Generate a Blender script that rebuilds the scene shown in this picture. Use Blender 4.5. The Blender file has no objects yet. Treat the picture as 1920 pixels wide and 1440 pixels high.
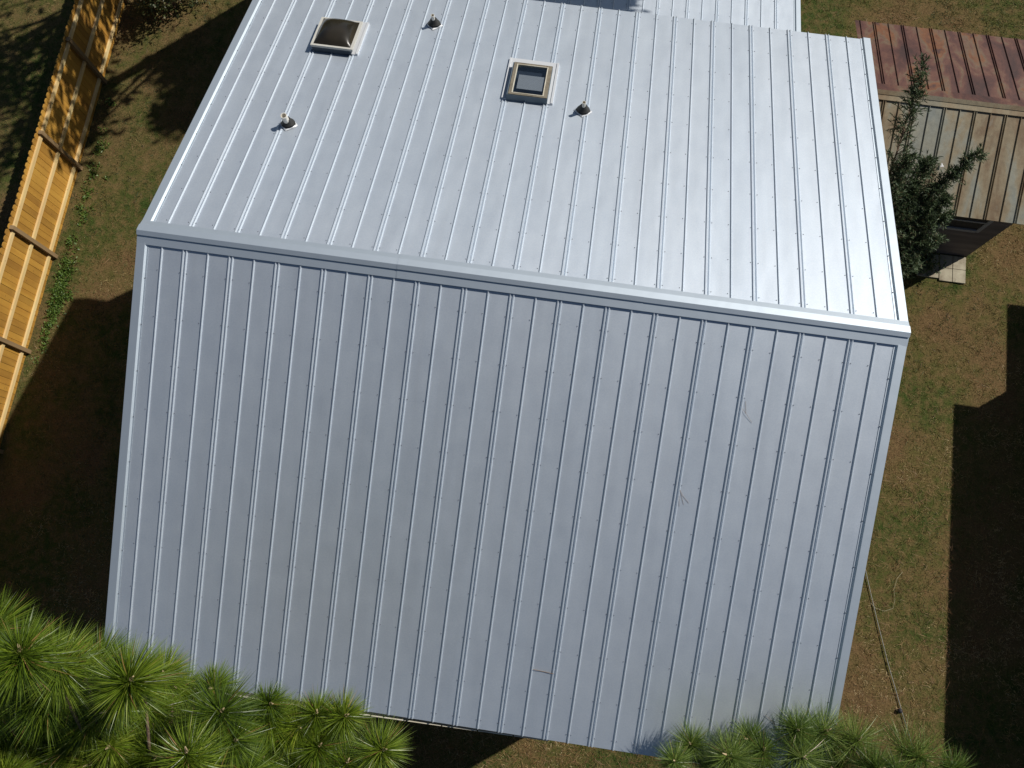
import bpy, math, random
import numpy as np
from mathutils import Vector, Matrix

FT = 0.3048
GZ = -28.0                       # ground level, in feet below the roof ridge
rng = np.random.default_rng(7)
random.seed(7)
S = bpy.context.scene
COL = S.collection

def W(p):                        # feet (ridge frame) -> metres (ground at 0)
    return Vector((p[0]*FT, p[1]*FT, (p[2]-GZ)*FT))

# ------------------------------------------------------------------ camera
cam = bpy.data.cameras.new('camera')
camo = bpy.data.objects.new('camera', cam); COL.objects.link(camo)
camo.location = W((16.993, -11.534, 32.411))
camo.rotation_euler = (0.22062, 0.01243, 0.14406)
cam.sensor_width = 36; cam.lens = 28.915
cam.clip_end = 2000; cam.clip_start = 0.05
S.camera = camo

# ------------------------------------------------------------------ light
AZ, EL = math.radians(36.5), math.radians(42.5)
SUN = Vector((math.cos(EL)*math.cos(AZ), math.cos(EL)*math.sin(AZ), math.sin(EL)))
w = bpy.data.worlds.new('World'); S.world = w; w.use_nodes = True
nt = w.node_tree; nt.nodes.clear()
sky = nt.nodes.new('ShaderNodeTexSky'); sky.sky_type = 'NISHITA'; sky.sun_disc = False
sky.sun_elevation = EL; sky.sun_rotation = math.radians(90-36.5)
sky.air_density = 1.0; sky.dust_density = 0.6; sky.ozone_density = 1.5
bg = nt.nodes.new('ShaderNodeBackground'); bg.inputs[1].default_value = 0.05
wo = nt.nodes.new('ShaderNodeOutputWorld')
nt.links.new(sky.outputs[0], bg.inputs[0]); nt.links.new(bg.outputs[0], wo.inputs[0])
sl = bpy.data.lights.new('sun', 'SUN'); sl.energy = 5.0; sl.angle = math.radians(0.53)
sl.color = (1.0, 0.955, 0.89)
so = bpy.data.objects.new('sun', sl); COL.objects.link(so)
so.rotation_euler = SUN.to_track_quat('Z', 'Y').to_euler()
so.location = (0, 0, 30)
S.view_settings.view_transform = 'Standard'; S.view_settings.look = 'None'
S.view_settings.exposure = -0.18; S.view_settings.gamma = 1
S.render.engine = 'CYCLES'
S.cycles.max_bounces = 6; S.cycles.transparent_max_bounces = 8

# ------------------------------------------------------------------ materials
def mat(name, col=(.5, .5, .5), rough=.7, metal=0., spec=.5):
    m = bpy.data.materials.new(name); m.use_nodes = True
    b = m.node_tree.nodes['Principled BSDF']
    b.inputs['Base Color'].default_value = (*col, 1)
    b.inputs['Roughness'].default_value = rough
    b.inputs['Metallic'].default_value = metal
    b.inputs['Specular IOR Level'].default_value = spec
    return m
def N(m, t, **k):
    n = m.node_tree.nodes.new(t)
    for a, v in k.items(): setattr(n, a, v)
    return n
def L(m, a, b): m.node_tree.links.new(a, b)
def B(m): return m.node_tree.nodes['Principled BSDF']
def coords(m, scale=(1, 1, 1), kind='Object', rot=(0, 0, 0)):
    tc = N(m, 'ShaderNodeTexCoord'); mp = N(m, 'ShaderNodeMapping')
    mp.inputs['Scale'].default_value = scale; mp.inputs['Rotation'].default_value = rot
    L(m, tc.outputs[kind], mp.inputs[0]); return mp.outputs[0]
def noise(m, vec, scale, detail=4, rough=.55, dist=0.):
    n = N(m, 'ShaderNodeTexNoise'); n.inputs['Scale'].default_value = scale
    n.inputs['Detail'].default_value = detail; n.inputs['Roughness'].default_value = rough
    n.inputs['Distortion'].default_value = dist
    L(m, vec, n.inputs['Vector']); return n.outputs['Fac']
def ramp(m, fac, stops, interp='LINEAR'):
    r = N(m, 'ShaderNodeValToRGB'); e = r.color_ramp.elements; r.color_ramp.interpolation = interp
    while len(e) < len(stops): e.new(.5)
    for i, (p, c) in enumerate(stops):
        e[i].position = p; e[i].color = (*c, 1) if len(c) == 3 else c
    L(m, fac, r.inputs[0]); return r.outputs[0]
def mix(m, fac, a, b, mode='MIX'):
    n = N(m, 'ShaderNodeMix', data_type='RGBA', blend_type=mode)
    for s, v in ((0, fac), (6, a), (7, b)):
        if isinstance(v, (int, float)): n.inputs[s].default_value = v
        elif isinstance(v, tuple): n.inputs[s].default_value = (*v, 1)
        else: L(m, v, n.inputs[s])
    return n.outputs[2]
def bump(m, h, strength=.3, dist=.02, prev=None):
    b = N(m, 'ShaderNodeBump'); b.inputs['Strength'].default_value = strength
    b.inputs['Distance'].default_value = dist; L(m, h, b.inputs['Height'])
    if prev is not None: L(m, prev, b.inputs['Normal'])
    return b.outputs[0]

def roof_metal():
    m = mat('galvalume', (.5, .52, .55), .46, .8)
    v = coords(m, (1, 1, 1))
    big = noise(m, v, .55, 3); mid = noise(m, v, 3.2, 4, .6); fine = noise(m, v, 55, 2, .7)
    c = ramp(m, big, [(.3, (.60, .662, .73)), (.7, (.612, .668, .728))])
    c = mix(m, ramp(m, mid, [(.35, (0, 0, 0)), (.7, (.2, .2, .2))]), c, (.63, .68, .725))
    c = mix(m, .16, c, ramp(m, fine, [(.3, (.2, .21, .23)), (.7, (.75, .75, .75))]), 'OVERLAY')
    stk = noise(m, coords(m, (9, .35, .35)), 1.3, 4, .6)
    c = mix(m, ramp(m, stk, [(.5, (0,)*3), (.75, (.13,)*3)]), c, (.52, .55, .58))
    # per-sheet tint, two feet per panel
    tc = N(m, 'ShaderNodeTexCoord'); sp = N(m, 'ShaderNodeSeparateXYZ'); L(m, tc.outputs['Object'], sp.inputs[0])
    a = N(m, 'ShaderNodeMath', operation='MULTIPLY'); a.inputs[1].default_value = 1/(2*FT); L(m, sp.outputs[0], a.inputs[0])
    f = N(m, 'ShaderNodeMath', operation='FLOOR'); L(m, a.outputs[0], f.inputs[0])
    wn = N(m, 'ShaderNodeTexWhiteNoise', noise_dimensions='1D'); L(m, f.outputs[0], wn.inputs['W'])
    t = ramp(m, wn.outputs[0], [(0, (.485,)*3), (1, (.515,)*3)])
    c = mix(m, 1.0, c, t, 'OVERLAY')
    L(m, c, B(m).inputs['Base Color'])
    L(m, ramp(m, mid, [(.3, (.57,)*3), (.7, (.61,)*3)]), B(m).inputs['Roughness'])
    v2 = coords(m, (1.6, .5, .5))
    h = noise(m, v2, 1.2, 2, .5)
    n1 = bump(m, h, .3, .05)
    n2 = bump(m, noise(m, v, 9, 3), .05, .01, n1)
    L(m, n2, B(m).inputs['Normal'])
    return m
M = {}
M['roof'] = roof_metal()
M['screw'] = mat('screw', (.20, .22, .25), .5, .5)
M['trim'] = mat('trim', (.605, .675, .735), .57, .82)
_v = coords(M['trim']); L(M['trim'], bump(M['trim'], noise(M['trim'], _v, 2.5, 2), .2, .02), B(M['trim']).inputs['Normal'])

def rust_roof(name, stops, rough=.6, sc=.9):
    m = mat(name, (.2, .1, .07), rough, .15)
    v = coords(m, (1, .45, 1)); v2 = coords(m, (1, 1, 1))
    a = noise(m, v, sc, 6, .62, .5)
    c = ramp(m, a, stops)
    c = mix(m, .35, c, ramp(m, noise(m, v2, 9, 5, .7), [(.3, (.25,)*3), (.7, (.72,)*3)]), 'OVERLAY')
    L(m, c, B(m).inputs['Base Color'])
    L(m, bump(m, noise(m, v2, 14, 4), .15, .01), B(m).inputs['Normal'])
    return m
M['rust_dark'] = rust_roof('red_rust', [(.34, (.045, .018, .015)), (.44, (.085, .032, .024)), (.5, (.125, .052, .034)), (.55, (.14, .09, .055)), (.6, (.17, .065, .024)), (.66, (.07, .03, .022))], .6, 1.5)
M['rust_pale'] = rust_roof('pale_rust', [(.36, (.20, .215, .19)), (.46, (.25, .245, .19)), (.52, (.25, .20, .12)), (.6, (.17, .11, .055)), (.68, (.27, .26, .21))], .55)
M['rust_cap'] = rust_roof('cap_rust', [(.3, (.26, .25, .19)), (.5, (.33, .27, .17)), (.7, (.24, .14, .07))])

def wood(name, a, b, c=None, scale=3, stretch=(1, 1, .12)):
    m = mat(name, a, .75)
    v = coords(m, stretch)
    k = noise(m, v, scale, 5, .6, .6)
    col = ramp(m, k, [(.3, a), (.65, b)])
    v2 = coords(m)
    col = mix(m, .3, col, ramp(m, noise(m, v2, 1.4, 4), [(.3, (.3,)*3), (.7, (.68,)*3)]), 'OVERLAY')
    if c:
        kn = N(m, 'ShaderNodeTexVoronoi'); kn.inputs['Scale'].default_value = 7; L(m, v2, kn.inputs['Vector'])
        col = mix(m, ramp(m, kn.outputs[0], [(.05, (.8,)*3), (.13, (0,)*3)]), col, c)
    L(m, col, B(m).inputs['Base Color'])
    L(m, bump(m, k, .3, .004), B(m).inputs['Normal'])
    return m
M['picket'] = wood('picket_wood', (.42, .205, .03), (.56, .31, .05), (.2, .09, .02))
_m = M['picket']
_tc = N(_m, 'ShaderNodeTexCoord'); _sp = N(_m, 'ShaderNodeSeparateXYZ'); L(_m, _tc.outputs['Object'], _sp.inputs[0])
_a = N(_m, 'ShaderNodeMath', operation='ADD'); _a.inputs[1].default_value = 34.4*FT; L(_m, _sp.outputs[1], _a.inputs[0])
_d = N(_m, 'ShaderNodeMath', operation='DIVIDE'); _d.inputs[1].default_value = .478*FT; L(_m, _a.outputs[0], _d.inputs[0])
_f = N(_m, 'ShaderNodeMath', operation='FLOOR'); L(_m, _d.outputs[0], _f.inputs[0])
_w = N(_m, 'ShaderNodeTexWhiteNoise', noise_dimensions='1D'); L(_m, _f.outputs[0], _w.inputs['W'])
_t = ramp(_m, _w.outputs[0], [(0, (.66, .62, .60)), (.5, (.92, .9, .86)), (1, (1.0, 1.0, 1.0))])
_src = B(_m).inputs['Base Color'].links[0].from_socket
L(_m, mix(_m, 1.0, _src, _t, 'MULTIPLY'), B(_m).inputs['Base Color'])
M['rail'] = wood('rail_wood', (.66, .47, .20), (.74, .56, .27), (.4, .22, .07), 3, (1, .12, 1))
M['post'] = wood('shaded_post_wood', (.20, .13, .06), (.30, .20, .10))  # post colour carries the shade of the sides turned from the sun
M['old_wood'] = wood('weathered_wood', (.13, .11, .08), (.23, .20, .145), (.07, .045, .025), 8, (1, 1, 1))
M['siding'] = mat('siding', (.33, .31, .27), .8)
M['dark_siding'] = mat('dark_siding', (.16, .13, .115), .85)
_m = M['dark_siding']; _v = coords(_m, (.12, 1, 1)); L(_m, ramp(_m, noise(_m, _v, 6, 5), [(.3, (.11, .09, .08)), (.7, (.21, .17, .15))]), B(_m).inputs['Base Color'])
M['shaded_frame'] = mat('shaded_frame', (.30, .30, .31), .6)  # shed window frame, its shade mixed into the grey
M['white'] = mat('white_paint', (.72, .71, .66), .5)
M['cream'] = mat('cream_paint', (.62, .58, .46), .55)
M['greyw'] = mat('grey_white', (.52, .51, .46), .55)
_m = M['cream']; _v = coords(_m); L(_m, ramp(_m, noise(_m, _v, 6, 5), [(.3, (.50, .45, .33)), (.65, (.66, .63, .53))]), B(_m).inputs['Base Color'])
M['pvc'] = mat('pvc', (.74, .71, .62), .45)
_m = M['pvc']; _v = coords(_m); L(_m, ramp(_m, noise(_m, _v, 12, 4), [(.35, (.55, .50, .40)), (.6, (.76, .73, .66))]), B(_m).inputs['Base Color'])
M['rubber'] = mat('rubber', (.022, .022, .02), .6)
M['sealant'] = mat('sealant', (.62, .64, .66), .5, .2)
M['dark'] = mat('dark', (.02, .02, .025), .7)
M['glass'] = mat('dark_glass', (.02, .025, .03), .12)
M['dome'] = mat('bronze_acrylic', (.05, .034, .02), .2, 0, .6)
_m = M['dome']; _v = coords(_m); L(_m, ramp(_m, noise(_m, _v, 2.2, 2), [(.35, (.014, .013, .010)), (.7, (.036, .029, .018))]), B(_m).inputs['Base Color'])
M['shaft'] = mat('shaft_grey', (.34, .34, .35), .6)
M['shaft_dark'] = mat('shaft_dark', (.018, .028, .045), .6)
M['curb'] = mat('shaded_curb_metal', (.13, .17, .20), .6, .2)  # flat skylight curb: blue shade of its ridge-side face put into the colour
M['curb2'] = mat('shaded_curb_dark', (.05, .07, .09), .6, .2)  # domed skylight curb, base colour darkened to stand for shade
M['bark'] = mat('bark', (.16, .10, .065), .9)
_m = M['bark']; _v = coords(_m, (1, 1, .35)); _k = noise(_m, _v, 12, 5, .65); L(_m, ramp(_m, _k, [(.3, (.07, .045, .03)), (.7, (.24, .155, .10))]), B(_m).inputs['Base Color']); L(_m, bump(_m, _k, .8, .03), B(_m).inputs['Normal'])
M['bud'] = mat('bud', (.50, .38, .22), .7)
M['concrete'] = mat('concrete', (.5, .46, .36), .85)
_m = M['concrete']; _v = coords(_m); L(_m, ramp(_m, noise(_m, _v, 4, 6, .65), [(.3, (.16, .125, .08)), (.45, (.31, .27, .19)), (.7, (.44, .40, .29))]), B(_m).inputs['Base Color'])
M['cable'] = mat('cable', (.27, .27, .235), .5)
M['hose'] = mat('string', (.40, .36, .22), .7)
M['paper'] = mat('paper', (.8, .8, .8), .6)
M['shingle'] = mat('shingle', (.12, .11, .10), .9)

def leafmat(name, stops, trans=.35, rough=.5):
    m = mat(name, stops[1][1], rough)
    at = N(m, 'ShaderNodeAttribute', attribute_name='v')
    c = ramp(m, at.outputs['Fac'], stops)
    L(m, c, B(m).inputs['Base Color'])
    tr = N(m, 'ShaderNodeBsdfTranslucent'); L(m, c, tr.inputs[0])
    mx = N(m, 'ShaderNodeMixShader'); mx.inputs[0].default_value = trans
    out = m.node_tree.nodes['Material Output']
    L(m, B(m).outputs[0], mx.inputs[1]); L(m, tr.outputs[0], mx.inputs[2]); L(m, mx.outputs[0], out.inputs[0])
    return m
M['needle'] = leafmat('pine_needle', [(0, (.025, .055, .008)), (.35, (.085, .145, .012)), (.75, (.20, .28, .02)), (.93, (.31, .36, .05)), (1, (.38, .22, .08))], .3, .38)
M['needle_r'] = leafmat('pine_needle_blue', [(0, (.03, .065, .014)), (.35, (.09, .155, .025)), (.75, (.19, .27, .045)), (.93, (.28, .34, .10)), (1, (.36, .22, .09))], .3, .38)
M['yew'] = leafmat('evergreen_leaf', [(0, (.025, .042, .018)), (.5, (.075, .115, .05)), (.9, (.16, .21, .10)), (1, (.20, .13, .07))], .25, .6)
M['leaf'] = leafmat('tree_leaf', [(0, (.02, .04, .012)), (.6, (.06, .11, .03)), (1, (.10, .14, .04))], .2)
M['weed'] = leafmat('weed_leaf', [(0, (.04, .075, .012)), (.6, (.10, .175, .028)), (1, (.17, .24, .045))], .2)
M['shrubm'] = leafmat('shrub_leaf', [(0, (.035, .05, .018)), (.5, (.08, .10, .03)), (.8, (.13, .12, .05)), (1, (.22, .13, .08))], .25)
M['grass'] = leafmat('grass_blade', [(0, (.018, .038, .006)), (.25, (.064, .098, .015)), (.5, (.165, .145, .04)), (.75, (.32, .225, .085)), (1, (.50, .39, .21))], .15, .7)
M['straw'] = leafmat('pine_straw', [(0, (.11, .04, .015)), (.6, (.20, .09, .035)), (1, (.32, .18, .07))], .0, .6)

def ground_mat():
    m = mat('dry_lawn', (.15, .11, .06), .95, 0, .1)
    v = coords(m, (1, 1, 1))
    a = noise(m, v, .5, 5, .6); b = noise(m, v, 5, 6, .7); c = noise(m, v, 28, 4, .7)
    g = ramp(m, a, [(.38, (.125, .08, .036)), (.47, (.10, .083, .028)), (.53, (.07, .076, .02)), (.62, (.042, .066, .014))])
    g = mix(m, ramp(m, b, [(.42, (0,)*3), (.66, (.75,)*3)]), g, (.17, .11, .05))
    g = mix(m, .55, g, ramp(m, c, [(.3, (.12,)*3), (.7, (.85,)*3)]), 'OVERLAY')
    L(m, g, B(m).inputs['Base Color'])
    L(m, bump(m, c, .6, .03), B(m).inputs['Normal'])
    return m
M['ground'] = ground_mat()

# ------------------------------------------------------------------ mesh helpers
class MB:
    def __init__(s): s.v = []; s.f = []; s.m = []; s.mi = 0
    def add(s, vs, fs):
        o = len(s.v); s.v += [tuple(p) for p in vs]
        for f in fs: s.f.append(tuple(i+o for i in f)); s.m.append(s.mi)
    def box(s, x0, x1, y0, y1, z0, z1):
        s.add([(x, y, z) for z in (z0, z1) for y in (y0, y1) for x in (x0, x1)],
              [(0, 2, 3, 1), (4, 5, 7, 6), (0, 1, 5, 4), (2, 6, 7, 3), (0, 4, 6, 2), (1, 3, 7, 5)])
    def hexa(s, p):              # p: 8 points, bottom 4 (ccw) then top 4
        s.add(p, [(3, 2, 1, 0), (4, 5, 6, 7), (0, 1, 5, 4), (1, 2, 6, 5), (2, 3, 7, 6), (3, 0, 4, 7)])
    def tube(s, pts, rad, n=8, cap=True):
        P = [Vector(p) for p in pts]; o = len(s.v); fs = []
        up = Vector((0, 0, 1))
        for i, p in enumerate(P):
            t = (P[min(i+1, len(P)-1)]-P[max(i-1, 0)]).normalized()
            a = t.cross(up if abs(t.z) < .95 else Vector((1, 0, 0))).normalized(); b = t.cross(a)
            r = rad[i] if hasattr(rad, '__len__') else rad
            for k in range(n):
                q = 2*math.pi*k/n; s.v.append(tuple(p+a*math.cos(q)*r+b*math.sin(q)*r))
        for i in range(len(P)-1):
            for k in range(n):
                j = (k+1) % n
                fs.append((o+i*n+k, o+i*n+j, o+(i+1)*n+j, o+(i+1)*n+k))
        if cap:
            fs.append(tuple(o+k for k in range(n))[::-1]); fs.append(tuple(o+(len(P)-1)*n+k for k in range(n)))
        s.f += fs; s.m += [s.mi]*len(fs)
    def sphere(s, c, r, n=8, k=5):
        vs = []; fs = []
        for i in range(k+1):
            t = math.pi*i/k
            for j in range(n):
                q = 2*math.pi*j/n
                vs.append((c[0]+r*math.sin(t)*math.cos(q), c[1]+r*math.sin(t)*math.sin(q), c[2]+r*math.cos(t)))
        for i in range(k):
            for j in range(n):
                a = i*n+j; b = i*n+(j+1) % n
                fs.append((a, a+n, b+n, b))
        s.add(vs, fs)

def obj(name, mb, mats, parent=None, smooth=False, label=None):
    """links one mesh; verts in feet, world frame; origin at the parent's base"""
    me = bpy.data.meshes.new(name)
    base = parent
    while base is not None and base.parent is not None: base = base.parent
    org = base['_org'] if base is not None and '_org' in base else None
    ox, oy, oz = org if org is not None else (0, 0, GZ)
    V_ = np.array(mb.v, float) - np.array([ox, oy, oz]); V_ *= FT
    me.from_pydata([tuple(p) for p in V_], [], mb.f)
    if not isinstance(mats, (list, tuple)): mats = [mats]
    for k in mats: me.materials.append(k)
    if len(mats) > 1: me.polygons.foreach_set('material_index', mb.m)
    if smooth: me.polygons.foreach_set('use_smooth', [True]*len(me.polygons))
    me.update()
    o = bpy.data.objects.new(name, me); COL.objects.link(o)
    if parent is not None: o.parent = parent
    if label: o['label'] = label
    return o
def thing(name, label, cat, loc, group=None):
    o = bpy.data.objects.new(name, None); COL.objects.link(o)
    o.location = W(loc); o['_org'] = list(map(float, loc)); o.empty_display_size = .3
    o['label'] = label; o['category'] = cat
    if group: o['group'] = group
    return o
def solo(name, mb, mats, label, cat, loc, group=None, smooth=False):
    """a thing that is one mesh, origin at its base"""
    me = bpy.data.meshes.new(name)
    V_ = (np.array(mb.v, float)-np.array(loc))*FT
    me.from_pydata([tuple(p) for p in V_], [], mb.f)
    if not isinstance(mats, (list, tuple)): mats = [mats]
    for k in mats: me.materials.append(k)
    if len(mats) > 1: me.polygons.foreach_set('material_index', mb.m)
    if smooth: me.polygons.foreach_set('use_smooth', [True]*len(me.polygons))
    o = bpy.data.objects.new(name, me); COL.objects.link(o); o.location = W(loc)
    o['label'] = label; o['category'] = cat
    if group: o['group'] = group
    return o
def blades(name, P, D, Wd, length, width, val, m, parent=None, droop=.12, kind=None, nseg=2):
    """many thin curved blades as ONE mesh. P base, D unit dir, Wd side dir, all (n,3) in feet"""
    n = len(P); length = np.broadcast_to(length, n)[:, None]; width = np.broadcast_to(width, n)[:, None]
    dz = np.array([0, 0, -1.])
    hor = np.sqrt(np.clip(1-D[:, 2:3]**2, 0, 1))
    mid = P+D*length*.55+dz*droop*length*.25*hor
    tip = P+D*length+dz*droop*length*hor
    if nseg == 2:
        V_ = np.stack([P-Wd*width*.5, P+Wd*width*.5, mid+Wd*width*.5, mid-Wd*width*.5, tip], 1)
        loops = np.array([0, 1, 2, 3, 3, 2, 4]); k = 5; starts = np.array([0, 4]); tot = np.array([4, 3])
    else:
        V_ = np.stack([P-Wd*width*.5, P+Wd*width*.5, tip], 1)
        loops = np.array([0, 1, 2]); k = 3; starts = np.array([0]); tot = np.array([3])
    base = parent
    while base is not None and base.parent is not None: base = base.parent
    org = np.array(base['_org'] if base is not None else (0, 0, GZ))
    V_ = (V_.reshape(-1, 3)-org)*FT
    me = bpy.data.meshes.new(name)
    me.vertices.add(n*k); me.vertices.foreach_set('co', V_.astype(np.float32).ravel())
    nl = len(loops); li = (np.arange(n)[:, None]*k+loops[None]).ravel()
    me.loops.add(n*nl); me.loops.foreach_set('vertex_index', li.astype(np.int32))
    np_ = len(starts); me.polygons.add(n*np_)
    me.polygons.foreach_set('loop_start', (np.arange(n)[:, None]*nl+starts[None]).ravel().astype(np.int32))
    me.polygons.foreach_set('loop_total', np.tile(tot, n).astype(np.int32))
    me.update(calc_edges=True)
    at = me.attributes.new('v', 'FLOAT', 'POINT'); at.data.foreach_set('value', np.repeat(val, k).astype(np.float32))
    me.materials.append(m)
    o = bpy.data.objects.new(name, me); COL.objects.link(o)
    if parent is not None: o.parent = parent
    if kind: o['kind'] = kind
    return o
def unit(a): return a/np.maximum(np.linalg.norm(a, axis=1, keepdims=True), 1e-9)
def sidedir(D):
    r = rng.normal(size=D.shape); return unit(np.cross(D, r))
def vnoise(x, y, sc, seed):
    r = np.random.default_rng(seed); G = r.random((64, 64))
    x = x/sc+100; y = y/sc+100; xi = np.floor(x).astype(int); yi = np.floor(y).astype(int); fx = x-xi; fy = y-yi
    fx = fx*fx*(3-2*fx); fy = fy*fy*(3-2*fy)
    g = lambda a, b: G[a % 64, b % 64]
    return (g(xi, yi)*(1-fx)*(1-fy)+g(xi+1, yi)*fx*(1-fy)+g(xi, yi+1)*(1-fx)*fy+g(xi+1, yi+1)*fx*fy)

# ------------------------------------------------------------------ ground
gb = MB(); R_ = 900
gb.add([(-R_, -R_, GZ), (R_, -R_, GZ), (R_, R_, GZ), (-R_, R_, GZ)], [(0, 1, 2, 3)])
go = obj('ground', gb, M['ground']); go['kind'] = 'structure'

# ------------------------------------------------------------------ main house
PB = 0.32515                                     # roof pitch (4 in 12)
CP, SP = math.cos(PB), math.sin(PB)
def F(x, s, h=0.): return (x, -s*CP-h*SP, -s*SP+h*CP)    # front slope: x along the ridge, s down the slope, h off the sheet
def K(x, s, h=0.): return (x, s*CP+h*SP, -s*SP+h*CP)     # back slope
house = thing('house', 'tall house under a large silver ribbed metal gable roof, in the centre', 'house', (15, 0, GZ))

def rib_profile(x0, x1, ribs, hr=.058):
    pr = [(x0, 0.)]
    for x, dbl in ribs:
        cs = (x-.072, x+.072) if dbl else (x,)
        for c in cs:
            pr += [(c-.052, 0.), (c-.012, hr), (c+.012, hr), (c+.052, 0.)]
    pr.append((x1, 0.)); return pr
def sheet(mb, fn, prof, s0, s1, h0=0., nseg=6):
    n = len(prof); vs = []; fs = []
    for k in range(nseg+1):
        s = s0+(s1-s0)*k/nseg
        vs += [fn(x, s, h+h0) for x, h in prof]
    for k in range(nseg):
        for i in range(n-1):
            a = k*n+i; q = (a, a+1, a+n+1, a+n)
            fs.append(q)
    # eave lip
    o = (nseg)*n
    m = len(vs); vs += [fn(x, s1, -.06) for x, h in prof]
    for i in range(n-1): fs.append((o+i, o+i+1, m+i+1, m+i))
    mb.add(vs, fs)
def screw(mb, fn, x, s, h=0., r=.021):
    q0 = random.random()
    ring = lambda rr, hh: [fn(x+rr*math.cos(q0+a*math.pi/3), s+rr*math.sin(q0+a*math.pi/3), h+hh) for a in range(6)]
    vs = ring(r, .004)+ring(r*.95, .016)+ring(r*.55, .018)+ring(r*.5, .036)
    fs = []
    for l in range(3):
        for a in range(6): fs.append((l*6+a, l*6+(a+1) % 6, (l+1)*6+(a+1) % 6, (l+1)*6+a))
    fs.append(tuple(18+a for a in range(6)))
    mb.add(vs, fs)
def slope(fn, send, rows, lab, ribs, x0, x1, skip=()):
    mb = MB()
    sheet(mb, fn, rib_profile(x0, x1, ribs), .0, send)
    mb.mi = 1
    for x, dbl in ribs:
        for s in rows:
            js, jx = random.uniform(-.02, .02), random.uniform(-.012, .012)
            xs = [x-.165, x+.16] if dbl else [x-.125]
            if s > send-.5: xs = [x-.16, x+.15] if dbl else [x-.11, x+.10]
            for xx in xs:
                if any(a < xx < b and c < s < d for a, b, c, d in skip): continue
                screw(mb, fn, xx+jx, s+js)
    return obj('roof_slope', mb, [M['roof'], M['screw']], house, label=lab)
ribs = [(float(k), k % 2 == 1) for k in range(0, 31)]
rows_f = [1.57, 3.57, 5.58, 7.6, 9.6, 11.61, 13.62, 15.62, 17.6, 19.28]
rf = slope(F, 19.68, rows_f, 'shaded front roof slope with ribs, nearest the pines', ribs, -1.0, 31.2)
rows_b = [.75, 2.6, 4.6, 6.62, 8.66, 10.7, 12.71, 14.76, 16.8, 18.5]
rb = slope(K, 18.9, rows_b, 'bright rear roof slope with skylights and vent pipes', ribs, -1.0, 31.2,
           skip=[(12.7, 15.5, 10.7, 14), (2.8, 5.5, 12.6, 15.5)])
# ridge cap: hemmed, standing proud of the ribs
mb = MB()
pf = [(0, .20), (.20, .165), (.215, .10), (.235, .085), (.245, .108), (.57, .085), (.575, .055)]
pk = [(0, .20), (.20, .165), (.207, .13), (.50, .085), (.505, .055)]
xs = [-1.08, 8.1, 8.101, 18.2, 18.201, 31.26]
prof = [F(0, s, h) for s, h in pf[::-1]]+[K(0, s, h) for s, h in pk[1:]]
for a, b, dh in ((-1.085, 10.2, 0), (10.1, 20.4, .014), (20.3, 31.24, .002)):
    n = len(prof)
    mb.add([(a, y, z+dh) for _, y, z in prof]+[(b, y, z+dh) for _, y, z in prof], [(i, i+1, n+i+1, n+i) for i in range(n-1)])
obj('ridge_cap', mb, M['trim'], rf)
# rake trims: flat top, inner step, flange, outer drop
def rake(fn, xe, sg, s1, nm, par):
    pr = [(xe, -.45), (xe, .085), (xe+sg*.355, .09), (xe+sg*.425, .014), (xe+sg*.485, .02), (xe+sg*.49, .006)]
    m = MB(); vs = []; s0 = -.02
    for s in (.0, s1+.03): vs += [fn(x, s, h) for x, h in pr]
    n = len(pr); m.add(vs, [(i, i+1, n+i+1, n+i) for i in range(n-1)])
    m.add([fn(pr[0][0], s1+.03, -.45), fn(pr[0][0], s1+.03, .085), fn(pr[2][0], s1+.03, .095), fn(pr[3][0], s1+.03, .014), fn(pr[3][0], s1+.03, -.2)], [(0, 1, 2, 3, 4)])
    m.mi = 1
    for s in rows_f[:-1]: screw(m, fn, xe+sg*.46, s+.4, .016, .03)
    return obj(nm, m, [M['trim'], M['screw']], par)
rake(F, -1.08, 1, 19.68, 'rake_trim', rf); rake(F, 31.23, -1, 19.68, 'rake_trim', rf)
rake(K, -1.08, 1, 18.9, 'rake_trim', rb); rake(K, 31.23, -1, 18.9, 'rake_trim', rb)
# fascia, soffit, gutter
mb = MB(); e = F(0, 19.5, -.12)
mb.box(-1.0, 31.15, e[1]-.02, e[1]+.1, e[2]-.55, e[2]); e2 = K(0, 18.7, -.12)
mb.box(-1.0, 31.15, e2[1]-.1, e2[1]+.02, e2[2]-.55, e2[2])
mb.box(-1.0, 31.1, e[1]+.1, e2[1]-.1, e[2]-.60, e[2]-.56)
obj('fascia', mb, M['dark_siding'], house)
mb = MB()                                       # thin pale gutter, sagging outward at its left
gp = []
for k in range(13):
    x = .0+k*1.6; out = .20-.17*max(0, (x-8)/11.2); gp.append((x, out))
for (xa, oa), (xb, ob) in zip(gp[:-1], gp[1:]):
    for (o_, z0, z1, t) in ((0, -6.62, -6.50, .05),):
        ya, yb = -18.66-oa, -18.66-ob
        mb.hexa([(xa+.03, ya-t, z0), (xb-.03, yb-t, z0), (xb-.03, yb, z0), (xa+.03, ya, z0), (xa+.03, ya-t, z1), (xb-.03, yb-t, z1), (xb-.03, yb, z1), (xa+.03, ya, z1)])
    mb.hexa([(xa, -18.66-oa, -6.72), (xb, -18.66-ob, -6.72), (xb, -18.5, -6.72), (xa, -18.5, -6.72), (xa, -18.66-oa, -6.63), (xb, -18.66-ob, -6.63), (xb, -18.5, -6.63), (xa, -18.5, -6.63)])
obj('gutter', mb, M['cream'], house)
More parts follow.
